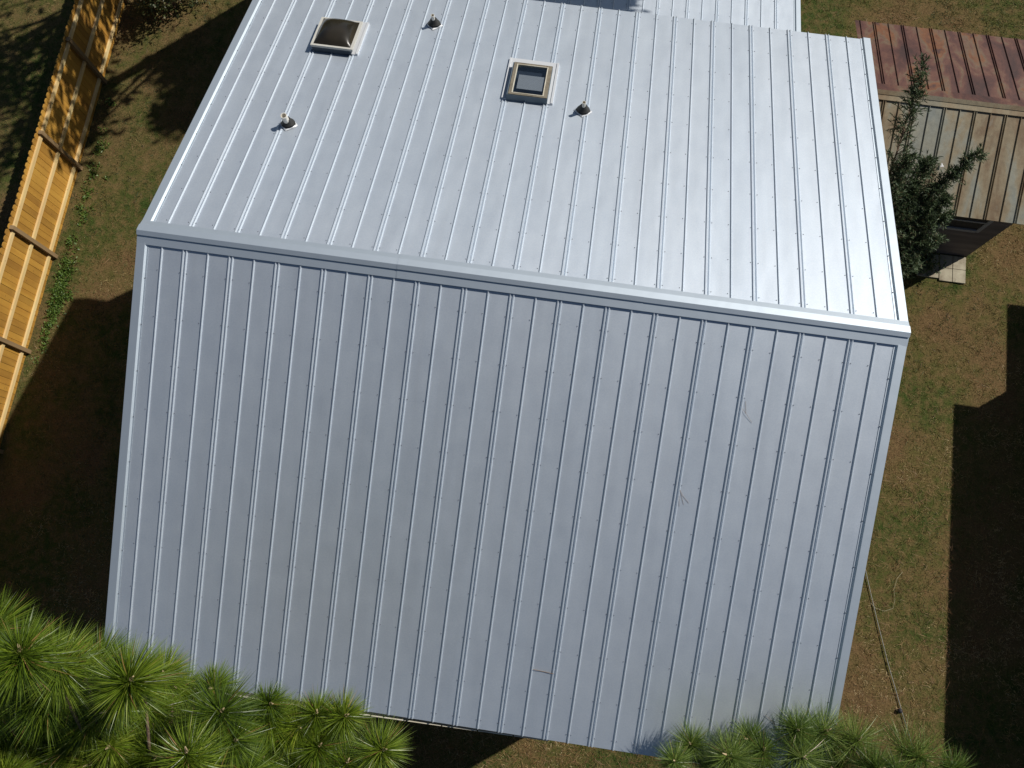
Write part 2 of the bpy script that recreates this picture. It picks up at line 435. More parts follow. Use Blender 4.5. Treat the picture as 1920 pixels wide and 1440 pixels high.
# walls with lap siding (side porch under the right hand eave)
mb = MB()
def lap_wall(m, a, b, z0, z1, step=.6, depth=.07):
    a, b = Vector((*a, 0)), Vector((*b, 0)); d = (b-a).normalized(); nrm = Vector((d.y, -d.x, 0))
    z = z0
    while z < z1-1e-6:
        zt = min(z+step, z1)
        m.add([a+nrm*depth+Vector((0, 0, z)), b+nrm*depth+Vector((0, 0, z)), b+Vector((0, 0, zt)), a+Vector((0, 0, zt))], [(0, 1, 2, 3)])
        m.add([a+Vector((0, 0, z)), b+Vector((0, 0, z)), b+nrm*depth+Vector((0, 0, z)), a+nrm*depth+Vector((0, 0, z))], [(0, 1, 2, 3)])
        z = zt
x0, x1, y0, y1, zt = -.05, 26.0, -17.3, 16.9, -6.75
lap_wall(mb, (x0, y0), (x1, y0), GZ, zt); lap_wall(mb, (x1, y0), (x1, y1), GZ, zt)
lap_wall(mb, (x1, y1), (x0, y1), GZ, zt); lap_wall(mb, (x0, y1), (x0, y0), GZ, zt)
for sx in (x0+.02, x1-.02): mb.add([(sx, y0, zt), (sx, y1, zt), (sx, 0, -.55)], [(0, 1, 2)])
obj('wall', mb, M['siding'], house)
def window(par, c, wdt, hgt, axis, nrm, fm='cream', pm='glass'):
    """framed sash window centred at c on a wall; axis 'x' or 'y' is its width direction"""
    f = MB(); t = .28
    def bx(m, a0, a1, z0, z1, d0, d1):
        if axis == 'x': m.box(c[0]+a0, c[0]+a1, min(c[1]+nrm*d0, c[1]+nrm*d1), max(c[1]+nrm*d0, c[1]+nrm*d1), c[2]+z0, c[2]+z1)
        else: m.box(min(c[0]+nrm*d0, c[0]+nrm*d1), max(c[0]+nrm*d0, c[0]+nrm*d1), c[1]+a0, c[1]+a1, c[2]+z0, c[2]+z1)
    hw, hh = wdt/2, hgt/2
    bx(f, -hw-t, -hw, -hh-t, hh+t, 0, .16); bx(f, hw, hw+t, -hh-t, hh+t, 0, .16)
    bx(f, -hw, hw, hh, hh+t, 0, .16); bx(f, -hw, hw, -hh-t, -hh, 0, .2); bx(f, -hw, hw, -.08, .08, 0, .12)
    o = obj('window', f, M[fm], par)
    g = MB(); bx(g, -hw, hw, -hh, hh, .01, .085); obj('pane', g, M[pm], o)
for yy in (-10, 3): window(house, (x0-.07, yy, -13), 3, 4.2, 'y', -1)
for xx in (6, 18): window(house, (xx, y0-.07, -13), 3, 4.2, 'x', -1)
window(house, (x1+.07, -4, -13), 3, 4.2, 'y', 1)
for yy in (-12.2, -2, 8, 16):
    mb = MB(); mb.box(30.3, 30.75, yy-.2, yy+.2, GZ, -6.78); mb.box(30.2, 30.85, yy-.3, yy+.3, GZ, GZ+.5); obj('porch_post', mb, M['white'], house)
# rear lower roof and walls
A2 = math.atan(.24); ca, sa = math.cos(A2), math.sin(A2)
def E2(x, s, h=0.): return (x, 17.3+s*ca+h*sa, -14.41-s*sa+h*ca)
mb = MB()
ribs2 = [(x_+.85, k % 2 == 0) for k, x_ in enumerate(range(2, 29))]
sheet(mb, E2, rib_profile(1.0, 30.1, ribs2, .055), 0, 24)
mb.mi = 1
for x, dbl in ribs2:
    for s in [1.5+2*k for k in range(11)]:
        for xx in ([x-.15, x+.14] if dbl else [x-.12]): screw(mb, E2, xx, s)
ro = obj('rear_roof', mb, [M['roof'], M['screw']], house, label='lower silver ribbed roof stepping down behind the main roof')
mb = MB()
pr = [(30.5, -.4), (30.5, .08), (30.2, .085), (30.12, .012), (30.05, .012)]
vs = [E2(x, s, h) for s in (0, 24.05) for x, h in pr]; n = len(pr)
mb.add(vs, [(i, i+1, n+i+1, n+i) for i in range(n-1)])
obj('rake_trim', mb, M['trim'], ro)
mb = MB()
lap_wall(mb, (26.02, 16.95), (29.8, 16.95), GZ, -15.3)
lap_wall(mb, (29.8, 16.95), (29.8, 39.6), GZ, -20.2); lap_wall(mb, (29.8, 39.6), (1.7, 39.6), GZ, -20.2); lap_wall(mb, (1.7, 39.6), (1.7, 16.98), GZ, -20.2)
mb.add([(29.78, 16.95, -20.2), (29.78, 39.6, -20.2), (29.78, 17.0, -15.0)], [(0, 1, 2)])
mb.add([(1.72, 16.98, -20.2), (1.72, 39.6, -20.2), (1.72, 17.0, -15.0)], [(0, 1, 2)])
obj('rear_wall', mb, M['siding'], house)

# skylights
def frustum_ring(m, xo0, xo1, so0, so1, xi0, xi1, si0, si1, h0, h1, fn=K):
    o = [(xo0, so0), (xo1, so0), (xo1, so1), (xo0, so1)]; i = [(xi0, si0), (xi1, si0), (xi1, si1), (xi0, si1)]
    vs = [fn(x, s, h0) for x, s in o]+[fn(x, s, h1) for x, s in o]+[fn(x, s, h1) for x, s in i]+[fn(x, s, h0) for x, s in i]
    fs = []
    for k in range(4):
        j = (k+1) % 4; fs += [(k, j, 4+j, 4+k), (4+k, 4+j, 8+j, 8+k), (8+k, 8+j, 12+j, 12+k)]
    m.add(vs, fs)
def kbox(m, xa, xb, sa_, sb, h0, h1, fn=K):
    m.hexa([fn(xa, sa_, h0), fn(xb, sa_, h0), fn(xb, sb, h0), fn(xa, sb, h0), fn(xa, sa_, h1), fn(xb, sa_, h1), fn(xb, sb, h1), fn(xa, sb, h1)])
def flashing(par, xa, xb, s0, s1, side):
    m = MB()
    kbox(m, xa, xb, s0, s1, -.01, .075)
    if side > 0: kbox(m, xb-.02, xb+.09, s0+.02, s1-.02, -.005, .12)
    kbox(m, xa-.07, xa+.01, s0+.02, s1-.02, -.005, .11)
    obj('flashing', m, M['sealant'], par)
# flat skylight with old wooden frame
mb = MB(); frustum_ring(mb, 13.1, 15.08, 10.84, 13.24, 13.33, 14.87, 10.97, 13.1, .0, .36)
sk = obj('skylight', mb, M['curb'], house, label='flat skylight with dark glass in a weathered wooden frame')
flashing(sk, 12.92, 15.26, 10.86, 13.92, 1)
mb = MB(); frustum_ring(mb, 13.17, 15.06, 10.86, 13.22, 13.33, 14.86, 10.98, 13.08, .34, .40); obj('frame', mb, M['old_wood'], sk)
mb = MB(); frustum_ring(mb, 13.32, 14.87, 10.97, 13.09, 13.365, 14.825, 11.0, 13.055, .30, .412); obj('gasket', mb, M['cream'], sk)
mb = MB(); kbox(mb, 13.36, 14.89, 11.0, 13.05, .08, .10); mb.mi = 1; kbox(mb, 13.5, 14.78, 11.42, 12.45, .28, .30); obj('shaft', mb, [M['shaft_dark'], M['shaft']], sk)
gm = bpy.data.materials.new('pane_glass'); gm.use_nodes = True; g_ = gm.node_tree; g_.nodes.clear()
go_ = g_.nodes.new('ShaderNodeOutputMaterial'); gt = g_.nodes.new('ShaderNodeBsdfTransparent'); gt.inputs[0].default_value = (.85, .88, .9, 1)
gg = g_.nodes.new('ShaderNodeBsdfGlossy'); gg.inputs['Roughness'].default_value = .08; gx = g_.nodes.new('ShaderNodeMixShader'); gx.inputs[0].default_value = .08
g_.links.new(gt.outputs[0], gx.inputs[1]); g_.links.new(gg.outputs[0], gx.inputs[2]); g_.links.new(gx.outputs[0], go_.inputs[0])
mb = MB(); kbox(mb, 13.34, 14.85, 10.98, 13.08, .345, .36); obj('pane', mb, gm, sk)
# domed skylight
mb = MB(); frustum_ring(mb, 3.02, 5.0, 12.66, 14.8, 3.25, 4.85, 12.9, 14.6, .0, .34)
sk = obj('skylight', mb, M['curb2'], house, label='domed bronze skylight in a cream frame')
flashing(sk, 3.05, 5.22, 12.72, 15.3, 1)
mb = MB(); frustum_ring(mb, 2.98, 5.12, 12.62, 14.86, 3.1, 4.98, 12.74, 14.76, .31, .42); obj('frame', mb, M['greyw'], sk)
mb = MB(); n = 16; vs = []; fs = []
for i in range(n+1):
    for j in range(n+1):
        u, v_ = i/n*2-1, j/n*2-1
        hh = .40+.44*(max(0, 1-abs(u)**2.6)**.7)*(max(0, 1-abs(v_)**2.6)**.7)
        vs.append(K(3.09+(4.99-3.09)*(u+1)/2, 12.73+(14.77-12.73)*(v_+1)/2, hh))
for i in range(n):
    for j in range(n): a = i*(n+1)+j; fs.append((a, a+n+1, a+n+2, a+1))
mb.add(vs, fs); obj('dome', mb, M['dome'], sk, smooth=True)

# vent pipes: pipe + black rubber boot with diamond base
def vent(x, s, ph, r, lab, tall_boot=.22):
    b = Vector(K(x, s, 0)); z = Vector((0, 0, 1))
    m = MB(); top = b+z*ph
    no = 16; vs = []; fs = []
    for (rr, hh) in ((r, -.05), (r, ph), (r*.78, ph), (r*.78, ph-.25)):
        vs += [(b.x+rr*math.cos(2*math.pi*k/no), b.y+rr*math.sin(2*math.pi*k/no), b.z+hh) for k in range(no)]
    for l in range(3):
        for k in range(no): j = (k+1) % no; fs.append((l*no+k, l*no+j, (l+1)*no+j, (l+1)*no+k))
    fs.append(tuple(3*no+k for k in range(no))); m.add(vs, fs)
    p = obj('vent_pipe', m, M['pvc'], house, smooth=False, label=lab)
    m = MB()
    def ring(rr, hn, hv, sq=0.):
        out = []
        for k in range(24):
            a = 2*math.pi*k/24; q = rr
            if sq: q = rr*(1-sq+sq*1.0/max(abs(math.cos(a)), abs(math.sin(a)), .72)/1.0*.8)
            a2 = a+math.pi/4*(1 if sq else 0)
            P = Vector(K(x+q*math.cos(a2), s+q*math.sin(a2), hn)); P.z += hv
            out.append(tuple(P))
        return out
    R1 = [ring(.36, .015, 0, .6), ring(.35, .07, 0, .6), ring(.335, .09, 0, .1), ring(.31, .14, 0), ring(.24, .20, .03), ring(max(.16, r*1.3), .2, tall_boot), ring(r*1.15, .2, tall_boot+.09), ring(r*1.01, .2, tall_boot+.1)]
    vs = [q for rr in R1 for q in rr]; fs = []
    for l in range(len(R1)-1):
        for k in range(24): j = (k+1) % 24; fs.append((l*24+k, l*24+j, (l+1)*24+j, (l+1)*24+k))
    m.add(vs, fs); bo = obj('boot', m, M['rubber'], p, smooth=True)
    m = MB()                                     # crumpled aluminium edge strip
    r0 = ring(.41, .02, 0, .85); r1 = ring(.35, .075, 0, .6)
    r0 = [(a+random.uniform(-.02, .02), b_, c+random.uniform(0, .02)) for a, b_, c in r0]
    m.add(r0+r1, [(k, (k+1) % 24, 24+(k+1) % 24, 24+k) for k in range(38)]); obj('flashing', m, M['sealant'], p)
vent(3.31, 7.33, .80, .145, 'wide white vent pipe with black boot, lowest and leftmost of the three', .16)
vent(16.85, 10.72, .80, .085, 'thin vent pipe with black boot right of the flat skylight')
vent(8.60, 15.85, .78, .085, 'thin vent pipe with black boot near the top, right of the domed skylight')

# ------------------------------------------------------------------ rusty shed
shed = thing('shed', 'low shed with rusty red and faded grey ribbed metal roof right of the house', 'shed', (41.7, 22.7, GZ))
PS = math.atan2(2.5, 7.0); cs_, ss_ = math.cos(PS), math.sin(PS); ZR = -17.2; YR = 22.75
def SF(x, s, h=0.): return (x, YR-s*cs_-h*ss_, ZR-s*ss_+h*cs_)
def SB(x, s, h=0.): return (x, YR+s*cs_+h*ss_, ZR-s*ss_+h*cs_)
ribs_s = [(35.55+k, k % 2 == 1) for k in range(0, 14)]
mb = MB(); sheet(mb, SF, rib_profile(35.2, 48.9, [(x+.1, d) for x, d in ribs_s], .075), 0, 7.5)
sf = obj('roof_slope', mb, M['rust_pale'], shed, label='faded grey and tan roof slope facing the camera')
mb = MB(); sheet(mb, SB, rib_profile(35.2, 48.9, ribs_s, .075), 0, 7.6)
obj('roof_slope', mb, M['rust_dark'], shed, label='dark red rusty roof slope')
mb = MB(); pr = [SF(0, s, h) for s, h in ((.62, .07), (.60, .10), (.28, .12), (.27, .15), (.0, .22))]+[SB(0, s, h) for s, h in ((.30, .14), (.32, .11), (.6, .09))]
n = len(pr); mb.add([(35.18, y, z) for _, y, z in pr]+[(48.92, y, z) for _, y, z in pr], [(i, i+1, n+i+1, n+i) for i in range(n-1)])
mm = [M['rust_cap'], M['rust_dark']]; mb.m = [0, 0, 0, 0, 1, 1, 1]; obj('ridge_cap', mb, mm, sf)
mb = MB()
yf, yb, xl, xr = 16.75, 29.2, 36.2, 47.68
lap_wall(mb, (xl, yf), (xr, yf), GZ, -19.6, .5, .05); lap_wall(mb, (xr, yf), (xr, yb), GZ, -19.6, .5, .05)
lap_wall(mb, (xr, yb), (xl, yb), GZ, -19.6, .5, .05); lap_wall(mb, (xl, yb), (xl, yf), GZ, -19.6, .5, .05)
for sx in (xl+.01, xr-.01): mb.add([(sx, yf, -19.6), (sx, yb, -19.6), (sx, YR, -17.35)], [(0, 1, 2)])
obj('wall', mb, M['dark_siding'], shed)
window(shed, (44.4, yf-.05, -22.0), 3.0, 2.3, 'x', -1, 'shaded_frame', 'dark')
mb = MB()
for i in range(2):
    for j in range(2): mb.box(45.62+i*1.0, 46.58+i*1.0, 14.45+j*1.08, 15.49+j*1.08, GZ+.0, GZ+.14+.02*i)
mb.box(43.9, 45.55, 14.62, 16.5, GZ, GZ+.13)
solo('paving_slab', mb, M['concrete'], 'pale concrete pad with a cross joint on the grass beside the rusty shed', 'paving', (46.0, 15.5, GZ))
mb = MB(); P0 = Vector(SF(41.1, 4.35, .12)); mb.add([P0+Vector((-.1, -.12, 0)), P0+Vector((.14, -.1, .02)), P0+Vector((.0, .2, .0)), P0+Vector((.03, 0, .05))], [(0, 1, 3), (1, 2, 3), (2, 0, 3), (0, 2, 1)])
solo('paper_scrap', mb, M['paper'], 'tiny white scrap lying on the faded shed roof', 'scrap', tuple(P0))

# ------------------------------------------------------------------ neighbour's building that shades the right edge
nb_ = thing('neighbor_house', 'low building outside the right edge whose shadow falls across the lawn', 'house', (68, -12, GZ))
mb = MB()
for (xa, xb, ya, yb_) in ((56.6, 82, -55, 10.6), (60.2, 78, 10.62, 19.0)):
    lap_wall(mb, (xa, ya), (xb, ya), GZ, -18.5); lap_wall(mb, (xb, ya), (xb, yb_), GZ, -18.5); lap_wall(mb, (xb, yb_), (xa, yb_), GZ, -18.5); lap_wall(mb, (xa, yb_), (xa, ya), GZ, -18.5)
obj('wall', mb, M['siding'], nb_)
mb = MB()
for (xa, xb, ya, yb_, rz) in ((55.8, 82.8, -56, 11.4, -13.5), (59.6, 78.6, 11.41, 19.8, -14.8)):
    xm = (xa+xb)/2
    mb.add([(xa, ya, -18), (xm, ya, rz), (xb, ya, -18), (xa, yb_, -18), (xm, yb_, rz), (xb, yb_, -18)], [(0, 1, 4, 3), (1, 2, 5, 4), (0, 2, 1), (3, 4, 5), (0, 3, 5, 2)])
obj('roof', mb, M['shingle'], nb_)
for yy in (-30, -12, 4): window(nb_, (56.5, yy, -22), 3, 3.6, 'y', -1)

# ------------------------------------------------------------------ fence
FX = -22.72; PY = [y for y in np.arange(-24.7, 46, 7.72)]
PY = [-24.4, -16.6, -8.7, -.95, 6.85, 14.45, 22.3, 30.0, 37.7, 45.4]
fence = thing('wooden_fence', 'long golden dog eared board fence with rails, along the left edge', 'fence', (FX, 10, GZ))
mb = MB(); y = PY[0]
while y < PY[-1]:
    t = random.uniform(-.05, .05); wv = .455; lx = random.uniform(-.012, .012); H = -22.05+t
    a, b = y, y+wv; x_a, x_b = FX-.12+lx, FX-.055+lx; c = .11
    out = [(a, GZ+.06), (b, GZ+.06), (b, H-c), (b-c, H), (a+c, H), (a, H-c)]
    vs = [(x_a, p, q) for p, q in out]+[(x_b, p, q) for p, q in out]
    mb.add(vs, [(0, 1, 2, 3, 4, 5), (11, 10, 9, 8, 7, 6)]+[(i, 6+i, 6+(i+1) % 6, (i+1) % 6) for i in range(6)])
    y += .478
obj('picket', mb, M['picket'], fence)['label'] = 'run of golden vertical boards with clipped tops'
for p0, p1 in zip(PY[:-1], PY[1:]):
    for z in (-22.62, -24.95, -27.25):
        m = MB(); j = random.uniform(-.03, .03)
        m.box(FX-.045, FX+.09, p0+.16, p1-.16, z-.15+j, z+.15+j); obj('rail', m, M['rail'], fence)
for py in PY:
    m = MB(); m.box(FX-.04, FX+.26, py-.145, py+.145, GZ, -22.25+random.uniform(-.06, .06)); obj('post', m, M['post'], fence)

# ------------------------------------------------------------------ pines in the foreground
def tuft(P_, D_, Ws, Ls, Vs, c, ax, R, n, dark=0.):
    u = rng.random(n); th = np.arccos(1-u*rng.uniform(1.25, 1.85)); ph = rng.random(n)*2*np.pi
    ax = np.array(ax)/np.linalg.norm(ax); t1 = np.cross(ax, [.3, .9, .1]); t1 /= np.linalg.norm(t1); t2 = np.cross(ax, t1)
    D = np.cos(th)[:, None]*ax+np.sin(th)[:, None]*(np.cos(ph)[:, None]*t1+np.sin(ph)[:, None]*t2)
    D = unit(D+rng.normal(size=(n, 3))*.07)
    base = np.array(c)-ax*rng.random((n, 1))**.7*R*rng.uniform(.3, .75)
    P_.append(base); D_.append(D); Ls.append(R*rng.uniform(.72, 1.04, n)); 
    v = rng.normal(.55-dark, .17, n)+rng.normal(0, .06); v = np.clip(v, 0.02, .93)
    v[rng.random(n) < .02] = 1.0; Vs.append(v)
def pine(name, label, base, top, tufts, nextra, mname, trunk_r=.55, n=430, ext=None, low=4.0):
    T = thing(name, label, 'pine tree', base)
    base, top = np.array(base, float), np.array(top, float)
    m = MB(); pts = [base+(top-base)*t+np.array([.25*math.sin(5*t), .2*math.sin(7*t+1), 0]) for t in np.linspace(0, 1, 12)]
    m.tube(pts, [trunk_r*(1-.82*t)+.03 for t in np.linspace(0, 1, 12)], 12); obj('trunk', m, M['bark'], T, smooth=True)
    P_, D_, Ls, Vs = [], [], [], []
    bm_ = MB(); bd = bm_
    allt = [(np.array(t[:3]), t[3], 0.) for t in tufts]
    r = np.random.default_rng(len(tufts))
    for k_ in range(nextra):
        s = allt[r.integers(len(tufts))]
        c = s[0]+np.array([r.normal()*1.6, r.normal()*(1.2 if low > 3 else .4)-(1.2 if low > 3 else 1.7), -r.uniform(1.3, low)])
        if low > 3: c[0] = min(c[0], 12.9); c[1] = min(c[1], s[0][1]-.33*(s[0][2]-c[2])-.15)
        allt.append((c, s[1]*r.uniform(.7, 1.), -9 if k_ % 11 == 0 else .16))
    for c, R, dk in allt:
        # shoot grows out of a limb from the trunk
        tt = np.clip((c[2]-2.5-base[2])/(top[2]-base[2]), .3, .97)
        a = base+(top-base)*tt
        k = c-a; q = a+k*.6+np.array([0, 0, -.9-.1*np.linalg.norm(k)]); q[:2] += r.normal(size=2)*.3
        bend = c+np.array([r.normal()*.12, r.normal()*.12, -.9])
        bm_.tube([a, a+(q-a)*.5+np.array([0, 0, .3]), q, bend, c], [.09, .07, .05, .04, .028], 6)
        ax = unit(np.array([[k[0]*.10+r.normal()*.34, k[1]*.05+r.normal()*.3+.16, 1.0]]))[0]
        R = R*r.uniform(.8, .98)*(1 if low > 3 else 1.14)
        if dk < -1:                              # a dead, browned shoot
            tuft(P_, D_, None, Ls, Vs, c, ax, R*.75, n//4, 0); Vs[-1][:] = rng.uniform(.95, 1, len(Vs[-1]))
        else:
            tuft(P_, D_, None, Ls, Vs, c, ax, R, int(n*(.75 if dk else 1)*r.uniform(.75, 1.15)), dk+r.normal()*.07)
        b = c+ax*.03; bd.mi = 1; bd.sphere(b, .06, 6, 4); bd.tube([b, b+ax*.24], [.05, .012], 6); bd.mi = 0
    P_, D_, Ls, Vs = map(np.concatenate, (P_, D_, Ls, Vs))
    br = obj('branches', bm_, [M['bark'], M['bud']], T, smooth=True)
    cr = blades('crown', P_, D_, sidedir(D_), Ls, .012+.006*rng.random(len(P_)), Vs, M[mname], T, .16)
    return T
TL = [(5.9,-15.0,12.9,1.5),(3.7,-15.1,10.9,1.3),(6.01,-15.34,11.45,1.5),(5.32,-16.19,9.33,1.5),(5.6,-15.73,8.29,1.5),(7.89,-15.54,11.32,1.5),(4.32,-17.23,5.07,1.43),(5.03,-16.28,10.35,1.5),(3.22,-17.76,7.95,1.5),(5.19,-17.98,7.81,1.5),(2.25,-19.56,4.96,1.5),(5.72,-17.86,4.87,1.43),(6.07,-18.24,6.47,1.5),(7.76,-16.6,5.06,1.1),(7.94,-17.49,4.86,1.1),(9.48,-17.05,10.92,1.5),(8.74,-18.55,4.89,1.5),(7.49,-18.15,7.67,1.5),(4.35,-17.42,7.97,1.5),(6.62,-17.6,4.89,1.43),(9.8,-17.15,5.15,1.5),(10.39,-17.65,4.71,1.18),(11.18,-16.87,4.85,1.1),(12.1,-16.83,4.81,1.26),(13.43,-17.7,4.56,1.26),(11.4,-17.87,4.62,1.26),(9.67,-18.52,4.55,1.43),(8.73,-18.04,4.7,1.26),(10.86,-18.64,4.47,1.26),(12.34,-18.26,4.49,1.26),(4.66,-19.47,4.87,1.5),(2.83,-19.64,4.61,1.43),(4.12,-15.88,10.48,1.5),(6.67,-16.76,5.07,1.18),(1.84,-19.72,4.94,1.5)]
TL2 = [(4.6,-16.9,9.0,1.35),(5.9,-17.1,8.6,1.3),(3.4,-17.0,9.6,1.4),(6.9,-17.0,7.4,1.3),(2.3,-17.6,9.2,1.4),(8.3,-17.3,7.0,1.2),(7.0,-16.0,7.2,1.2),(9.4,-17.3,5.2,1.25),(10.7,-17.4,4.8,1.2)]+[(1.5+8.6*((k*9) % 37)/37, -19.7+1.9*((k*5) % 17)/17, 5.2+3.6*((k*11) % 13)/13, 1.25) for k in range(38)]
TR = [(30.44, -16.23, -4.27, 1.66), (29.07, -16.31, -3.72, 1.31), (26.15, -17.62, -3.36, 1.51), (24.89, -17.58, -4.33, 1.28), (27.8, -17.3, -3.88, 1.09), (29.28, -17.29, -3.43, 1.45), (31.8, -16.41, -4.37, 1.66), (34.47, -16.74, -4.05, 1.75), (24.12, -18.17, -3.39, 1.08), (30.87, -17.7, -4.62, 1.39), (35.87, -16.96, -4.16, 1.26), (32.38, -17.24, -3.56, 1.35), (25.82, -18.43, -4.55, 1.22), (27.65, -18.16, -4.06, 1.2), (33.26, -17.33, -3.62, 1.18), (27.19, -17.03, -4.31, 1.11)]
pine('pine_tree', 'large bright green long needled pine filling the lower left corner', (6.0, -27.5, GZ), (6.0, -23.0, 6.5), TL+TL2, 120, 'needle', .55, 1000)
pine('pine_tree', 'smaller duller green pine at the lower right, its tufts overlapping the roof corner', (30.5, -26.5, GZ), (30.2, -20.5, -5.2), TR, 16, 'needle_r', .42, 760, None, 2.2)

# ------------------------------------------------------------------ evergreen by the shed
def leaf_tree(name, label, cat, base, limbs, mname, n_per, leaf, spread, group=None, trunk_r=.25):
    T = thing(name, label, cat, base, group)
    m = MB(); P_, D_, V_ = [], [], []
    base = np.array(base, float)
    for (a, b, r0, dens) in limbs:
        a, b = np.array(a, float), np.array(b, float); Ln = np.linalg.norm(b-a)
        pts = [a+(b-a)*t+np.array([0, 0, .12*Ln*math.sin(math.pi*t)*.5]) for t in np.linspace(0, 1, 7)]
        m.tube(pts, [r0*(1-.85*t) for t in np.linspace(0, 1, 7)], 6)
        ns = int(n_per*dens*Ln)
        for _ in range(ns):
            t = rng.random()**.75; p = a+(b-a)*t+np.array([0, 0, .12*Ln*math.sin(math.pi*t)*.5])
            rad = spread*(1.15-.75*t)
            d = rng.normal(size=3); d /= np.linalg.norm(d); d = d+.6*(b-a)/Ln+np.array([0, 0, .25]); d /= np.linalg.norm(d)
            e = p+d*rad*rng.uniform(.5, 1.1)
            m.tube([p, e], [.02, .008], 3, False)
            k = 16; tt = rng.random(k)[:, None]
            P_.append(p+(e-p)*(.25+.8*tt)); D_.append(unit(rng.normal(size=(k, 3))*.7+d)); V_.append(np.clip(rng.normal(.5, .2, k)+rng.normal(0, .12), 0, .95))
    P_, D_, V_ = map(np.concatenate, (P_, D_, V_)); V_[rng.random(len(V_)) < .02] = 1
    obj('trunk', m, M['bark'], T)
    blades('crown', P_, D_, sidedir(D_), leaf*rng.uniform(.7, 1.2, len(P_)), leaf*.15, V_, M[mname], T, .1)
    return T
b0 = (36.6, 12.2, GZ)
lm_ = [((36.6, 12.2, GZ), (36.4, 12.8, -16), .3, .8)]
tips = [((38, 13.5, -20.5), (41.4, 15.0, -18.6), .08, 2.4), ((38, 13.2, -21.5), (41.2, 13.0, -22.4), .08, 2.2), ((38, 14, -19.5), (40.4, 16.3, -17.6), .08, 2.2), ((37, 13.5, -20), (38.4, 14.6, -17.5), .08, 2.2),
        ((36.5, 12.6, -21), (42.0, 18.0, -15.5), .12, 1.2), ((36.5, 12.7, -19), (37.35, 22.4, -13.6), .10, .8), ((36.5, 12.5, -22), (40.9, 15.6, -17.5), .1, 2.),
        ((36.5, 12.5, -22), (41.6, 13.9, -20), .1, 2.0), ((36.5, 12.4, -23), (40.3, 12.4, -21), .1, 2.), ((36.5, 12.4, -24), (41.8, 13.5, -24), .1, 1.6),
        ((36.5, 12.4, -22), (38.6, 15.8, -17), .1, 2.), ((36.5, 12.6, -19), (37.3, 16.8, -15), .1, 1.6), ((36.5, 12.3, -24), (39.5, 10.5, -22.5), .1, 1.8),
        ((36.5, 12.3, -20), (34.5, 11.5, -17), .1, 1.2), ((36.5, 12.3, -24), (36.5, 9.0, -22), .1, 1.2), ((36.5, 12.5, -25), (41.2, 12.2, -25.5), .09, 1.6), ((36.5, 12.4, -25.5), (42.8, 14.6, -26), .08, 1.3), ((36.5, 12.4, -25.5), (40, 10.9, -25.8), .08, 1.3), ((36.6, 12.6, -20), (39.3, 17.6, -16.4), .1, 1.6)]
leaf_tree('evergreen_tree', 'dark narrow leaved evergreen squeezed between the silver roof and the rusty shed', 'tree', b0, lm_+tips, 'yew', 23, .29, 1.6)

# ------------------------------------------------------------------ trees behind, outside the frame, that throw the shade
def crown_tree(name, label, base, h, c, rad, nb=26, n_leaf=9000, group='trees behind the house', seed=1):
    T = thing(name, label, 'tree', base, group); r = np.random.default_rng(seed)
    base = np.array(base, float); c = np.array(c, float); rad = np.array(rad, float)
    m = MB(); m.tube([base, base*.4+c*.6-[0, 0, 2], c], [.8, .55, .25], 10)
    P_, V_ = [], []
    for k in range(nb):
        d = r.normal(size=3); d /= np.linalg.norm(d); e = c+d*rad*r.uniform(.55, 1.); s = base+(c-base)*r.uniform(.55, .95)
        m.tube([s, (s+e)/2+[0, 0, .5], e], [.2, .12, .04], 6)
        q = r.normal(size=(n_leaf//nb, 3))*rad*.17+e; P_.append(q); V_.append(np.clip(r.normal(.5, .2, len(q)), 0, 1))
    P_, V_ = np.concatenate(P_), np.concatenate(V_); D = unit(r.normal(size=P_.shape))
    obj('trunk', m, M['bark'], T)
    blades('crown', P_, D, sidedir(D), .75, .34, V_, M['leaf'], T, .1)
crown_tree('shade_tree', 'dense tree behind the house, shading the lawn beside its rear left corner', (14, 47, GZ), 30, (14.2, 43.6, 2), (4.6, 4.6, 3.8), 34, 14000, seed=3)
crown_tree('shade_tree', 'tall tree behind the low rear roof, shading its left half', (34.5, 45.5, GZ), 34, (33.6, 42.6, 4.), (5.2, 4.2, 4.), 22, 9000, seed=4)
crown_tree('shade_tree', 'open branched tree behind the rear left corner, dappling the fence', (-1, 42.0, GZ), 30, (-4.2, 34.6, -1.0), (5.0, 5.2, 4.5), 15, 1500, seed=5)
crown_tree('shade_tree', 'loose tree far back on the left, dappling the grass beyond the fence', (-8, 46, GZ), 30, (-9.5, 41, -4), (7, 7, 5.5), 17, 1900, seed=8)

# ------------------------------------------------------------------ shrubs, weeds
def shrub(name, label, c, rad, n, mname, leaf, cat='shrub', group=None):
    T = thing(name, label, cat, (c[0], c[1], GZ), group)
    m = MB(); P_, V_ = [], []
    for k in range(14):
        d = rng.normal(size=3); d[2] = abs(d[2])+.4; d /= np.linalg.norm(d); e = np.array([c[0], c[1], GZ])+d*np.array(rad)
        m.tube([(c[0], c[1], GZ), tuple((np.array([c[0], c[1], GZ])+e)/2+rng.normal(size=3)*.1), tuple(e)], [.05, .03, .01], 4)
        q = rng.normal(size=(n//14, 3))*np.array(rad)*.3+e; q[:, 2] = np.maximum(q[:, 2], GZ+.05); P_.append(q); V_.append(np.clip(rng.normal(.5, .22, len(q)), 0, 1))
    P_, V_ = np.concatenate(P_), np.concatenate(V_); D = unit(rng.normal(size=P_.shape)+[0, 0, .4])
    obj('stems', m, M['bark'], T); blades('foliage', P_, D, sidedir(D), leaf*rng.uniform(.6, 1.2, len(P_)), leaf*.35, V_, M[mname], T, .15)
shrub('shrub', 'brownish green bush against the fence at the top left', (-18.6, 30.0), (2.0, 2.0, 3.0), 2600, 'shrubm', .32)
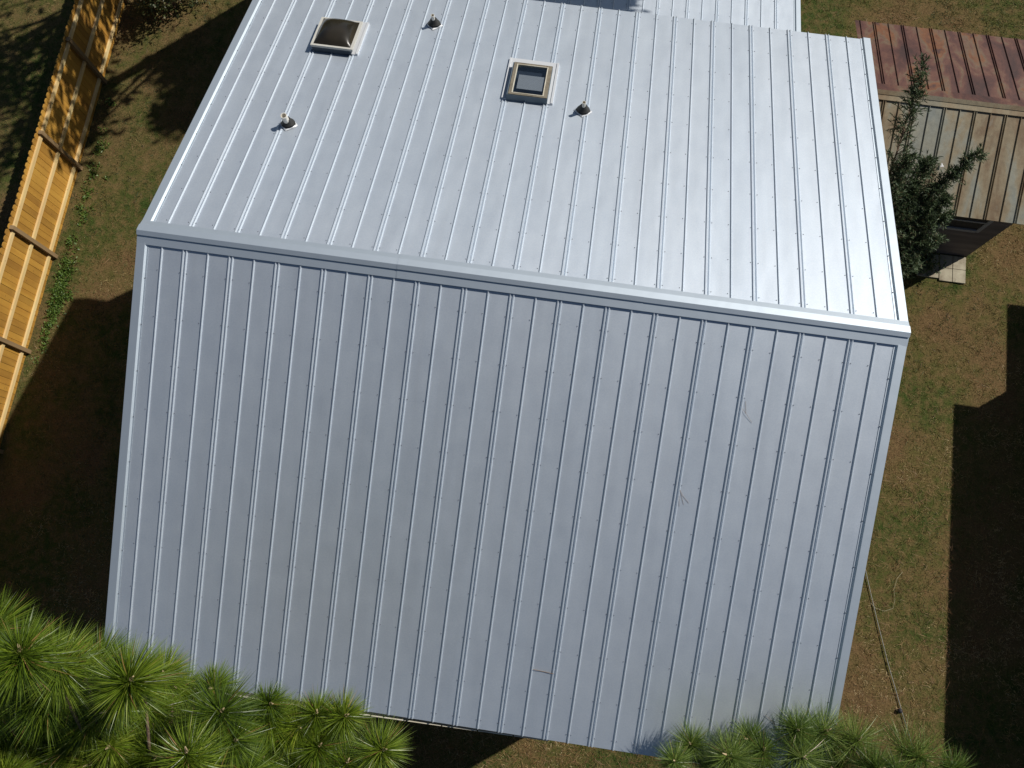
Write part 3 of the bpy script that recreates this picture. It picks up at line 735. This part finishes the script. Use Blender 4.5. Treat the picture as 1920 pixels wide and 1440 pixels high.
shrub('shrub', 'small leafy bush at the foot of the shed wall', (43.6, 15.4), (1.2, .7, 1.6), 900, 'yew', .3)
P_, V_ = [], []
for k in range(150):
    cx, cy = -21.9+abs(rng.normal(0, .45)), (rng.normal(4.2, 1.9) if k % 3 else rng.uniform(-1.5, 21))
    q = np.column_stack([rng.normal(cx, .17, 22), rng.normal(cy, .2, 22), GZ+np.abs(rng.normal(0, .07, 22))]); P_.append(q); V_.append(np.clip(rng.normal(.55, .2, 22), 0, 1))
P_, V_ = np.concatenate(P_), np.concatenate(V_); D = unit(rng.normal(size=P_.shape)+[0, 0, .5])
wd = blades('weeds', P_, D, sidedir(D), .2, .08, V_, M['weed'], None, .2, 'stuff')
wd['label'] = 'bright green weeds growing along the foot of the fence'; wd['category'] = 'weeds'

# ------------------------------------------------------------------ grass
def scatter(n, xa, xb, ya, yb):
    return np.column_stack([rng.uniform(xa, xb, n), rng.uniform(ya, yb, n)])
Q = np.concatenate([scatter(120000, -34, 1, -32, 37), scatter(125000, 25, 54, -30, 42), scatter(16000, 9, 30, -29, -17), scatter(14000, 44, 62, 30, 50)])
x, y = Q.T
d1 = vnoise(x, y, .55, 1); d2 = vnoise(x, y, 2.6, 2); d3 = vnoise(x, y, 6.5, 3)
keep = rng.random(len(x)) < np.clip(-.28+2.0*(d1*.6+d3*.15+.25*d2), .02, 1)
keep &= ~((x > 0) & (x < 26) & (y > -17.3)) & ~((x > 43.8) & (x < 47.65) & (y > 14.4) & (y < 16.7)) & ~((x > 36.2) & (x < 47.7) & (y > 16.7) & (y < 29))
x, y, d1, d2, d3 = (a[keep] for a in (x, y, d1, d2, d3))
n = len(x)
brown = np.clip(.30+.75*(d2-.5)+.55*(d3-.5)+(y < -8)*np.clip((-8-y)/22, 0, .25)+(x > 20)*.14-(x < 5)*.13, 0, 1)
val = np.clip(brown-.05+rng.normal(0, .2, n)+.35*(d1-.5), 0, 1)
D = unit(np.column_stack([rng.normal(0, 1, n), rng.normal(0, 1, n), rng.uniform(.15, 1.2, n)]))
gr = blades('grass', np.column_stack([x, y, np.full(n, GZ)]), D, sidedir(D), rng.uniform(.12, .34, n)*(.55+.95*d1), .035, val, M['grass'], None, .1, 'stuff', 1)
gr['label'] = 'patchy dormant brown and green lawn around the house'; gr['category'] = 'grass'
Q = np.concatenate([scatter(9000, 26, 50, -30, 0), scatter(9000, 9, 34, -29, -17), scatter(3500, -24, 0, -30, 34), scatter(2500, 30, 54, 0, 40)])
kp = ~((Q[:, 0] < 26) & (Q[:, 0] > 0) & (Q[:, 1] > -17.3)) & ~((Q[:, 0] > 43.8) & (Q[:, 1] > 14.4)); Q = Q[kp]; n = len(Q)
D = unit(np.column_stack([rng.normal(0, 1, n), rng.normal(0, 1, n), rng.uniform(0, .12, n)]))
ps = blades('pine_straw', np.column_stack([Q, GZ+rng.uniform(.05, .2, n)]), D, sidedir(D), rng.uniform(.35, .7, n), .014, rng.random(n), M['straw'], None, .02, 'stuff', 2)
ps['label'] = 'reddish brown fallen pine needles strewn over the lawn'; ps['category'] = 'pine straw'

# ------------------------------------------------------------------ small things
mb = MB(); c = [(39.6, -3.5), (41.0, -7.64), (41.63, -9.79), (42.21, -11.72), (43.08, -14.48), (43.7, -16.16), (44.11, -17.33), (44.64, -18.74), (45.6, -21.5), (46.4, -26)]
mb.tube([(a, b, GZ+.12+.02*math.sin(i*2)) for i, (a, b) in enumerate(c)], .028, 6)
mb.mi = 1; mb.sphere((43.95, -17.25, GZ+.16), .17, 8, 6)
solo('cable', mb, [M['cable'], M['dark']], 'grey cable with a dark knob lying across the grass right of the roof', 'cable', (43, -13, GZ), smooth=True)
mb = MB(); c = [(41.6, -10.35), (41.97, -10.65), (42.6, -10.78), (43.2, -10.5), (43.3, -9.9), (43.2, -9.2), (43.4, -8.4), (43.75, -7.9)]
mb.tube([(a, b, GZ+.12) for a, b in c], .013, 5)
solo('string', mb, M['hose'], 'thin pale string curling over the grass next to the grey cable', 'string', (42.7, -10, GZ))
def twig(name, label, fn, segs, r=.012):
    m = MB()
    for sg in segs: m.tube([fn(*q) for q in sg], r, 5)
    p = fn(*segs[0][0]); solo(name, m, M['straw_solid'], label, 'twig', p)
M['straw_solid'] = mat('straw_solid', (.22, .14, .08), .7)
twig('pine_twig', 'short straw coloured twig lying across a panel near the lower eave', F, [[(18.05, 16.55, .075), (18.5, 16.6, .03), (18.97, 16.62, .06)]], .012)
twig('pine_twig', 'small bundle of reddish pine needles fallen mid slope beside a double rib', F, [[(23.05, 7.7, .03), (23.2, 8.0, .02), (23.35, 8.4, .01)], [(23.05, 7.7, .03), (23.25, 8.0, .02), (23.55, 8.3, .01)], [(23.05, 7.7, .03), (23.12, 8.1, .02), (23.18, 8.5, .01)]], .005)
twig('pine_twig', 'dark twig fallen on the upper right part of the front slope', F, [[(25.1, 4.0, .03), (25.3, 4.2, .06), (25.6, 4.55, .02)], [(25.2, 3.7, .02), (25.3, 4.2, .02)]], .005)
twig('pine_twig', 'long pale pine needle fallen near the lower right corner of the roof', F, [[(28.2, 17.0, .06), (28.6, 17.3, .03), (29.0, 17.8, .02)]], .007)
for o in bpy.data.objects:
    if '_org' in o: del o['_org']
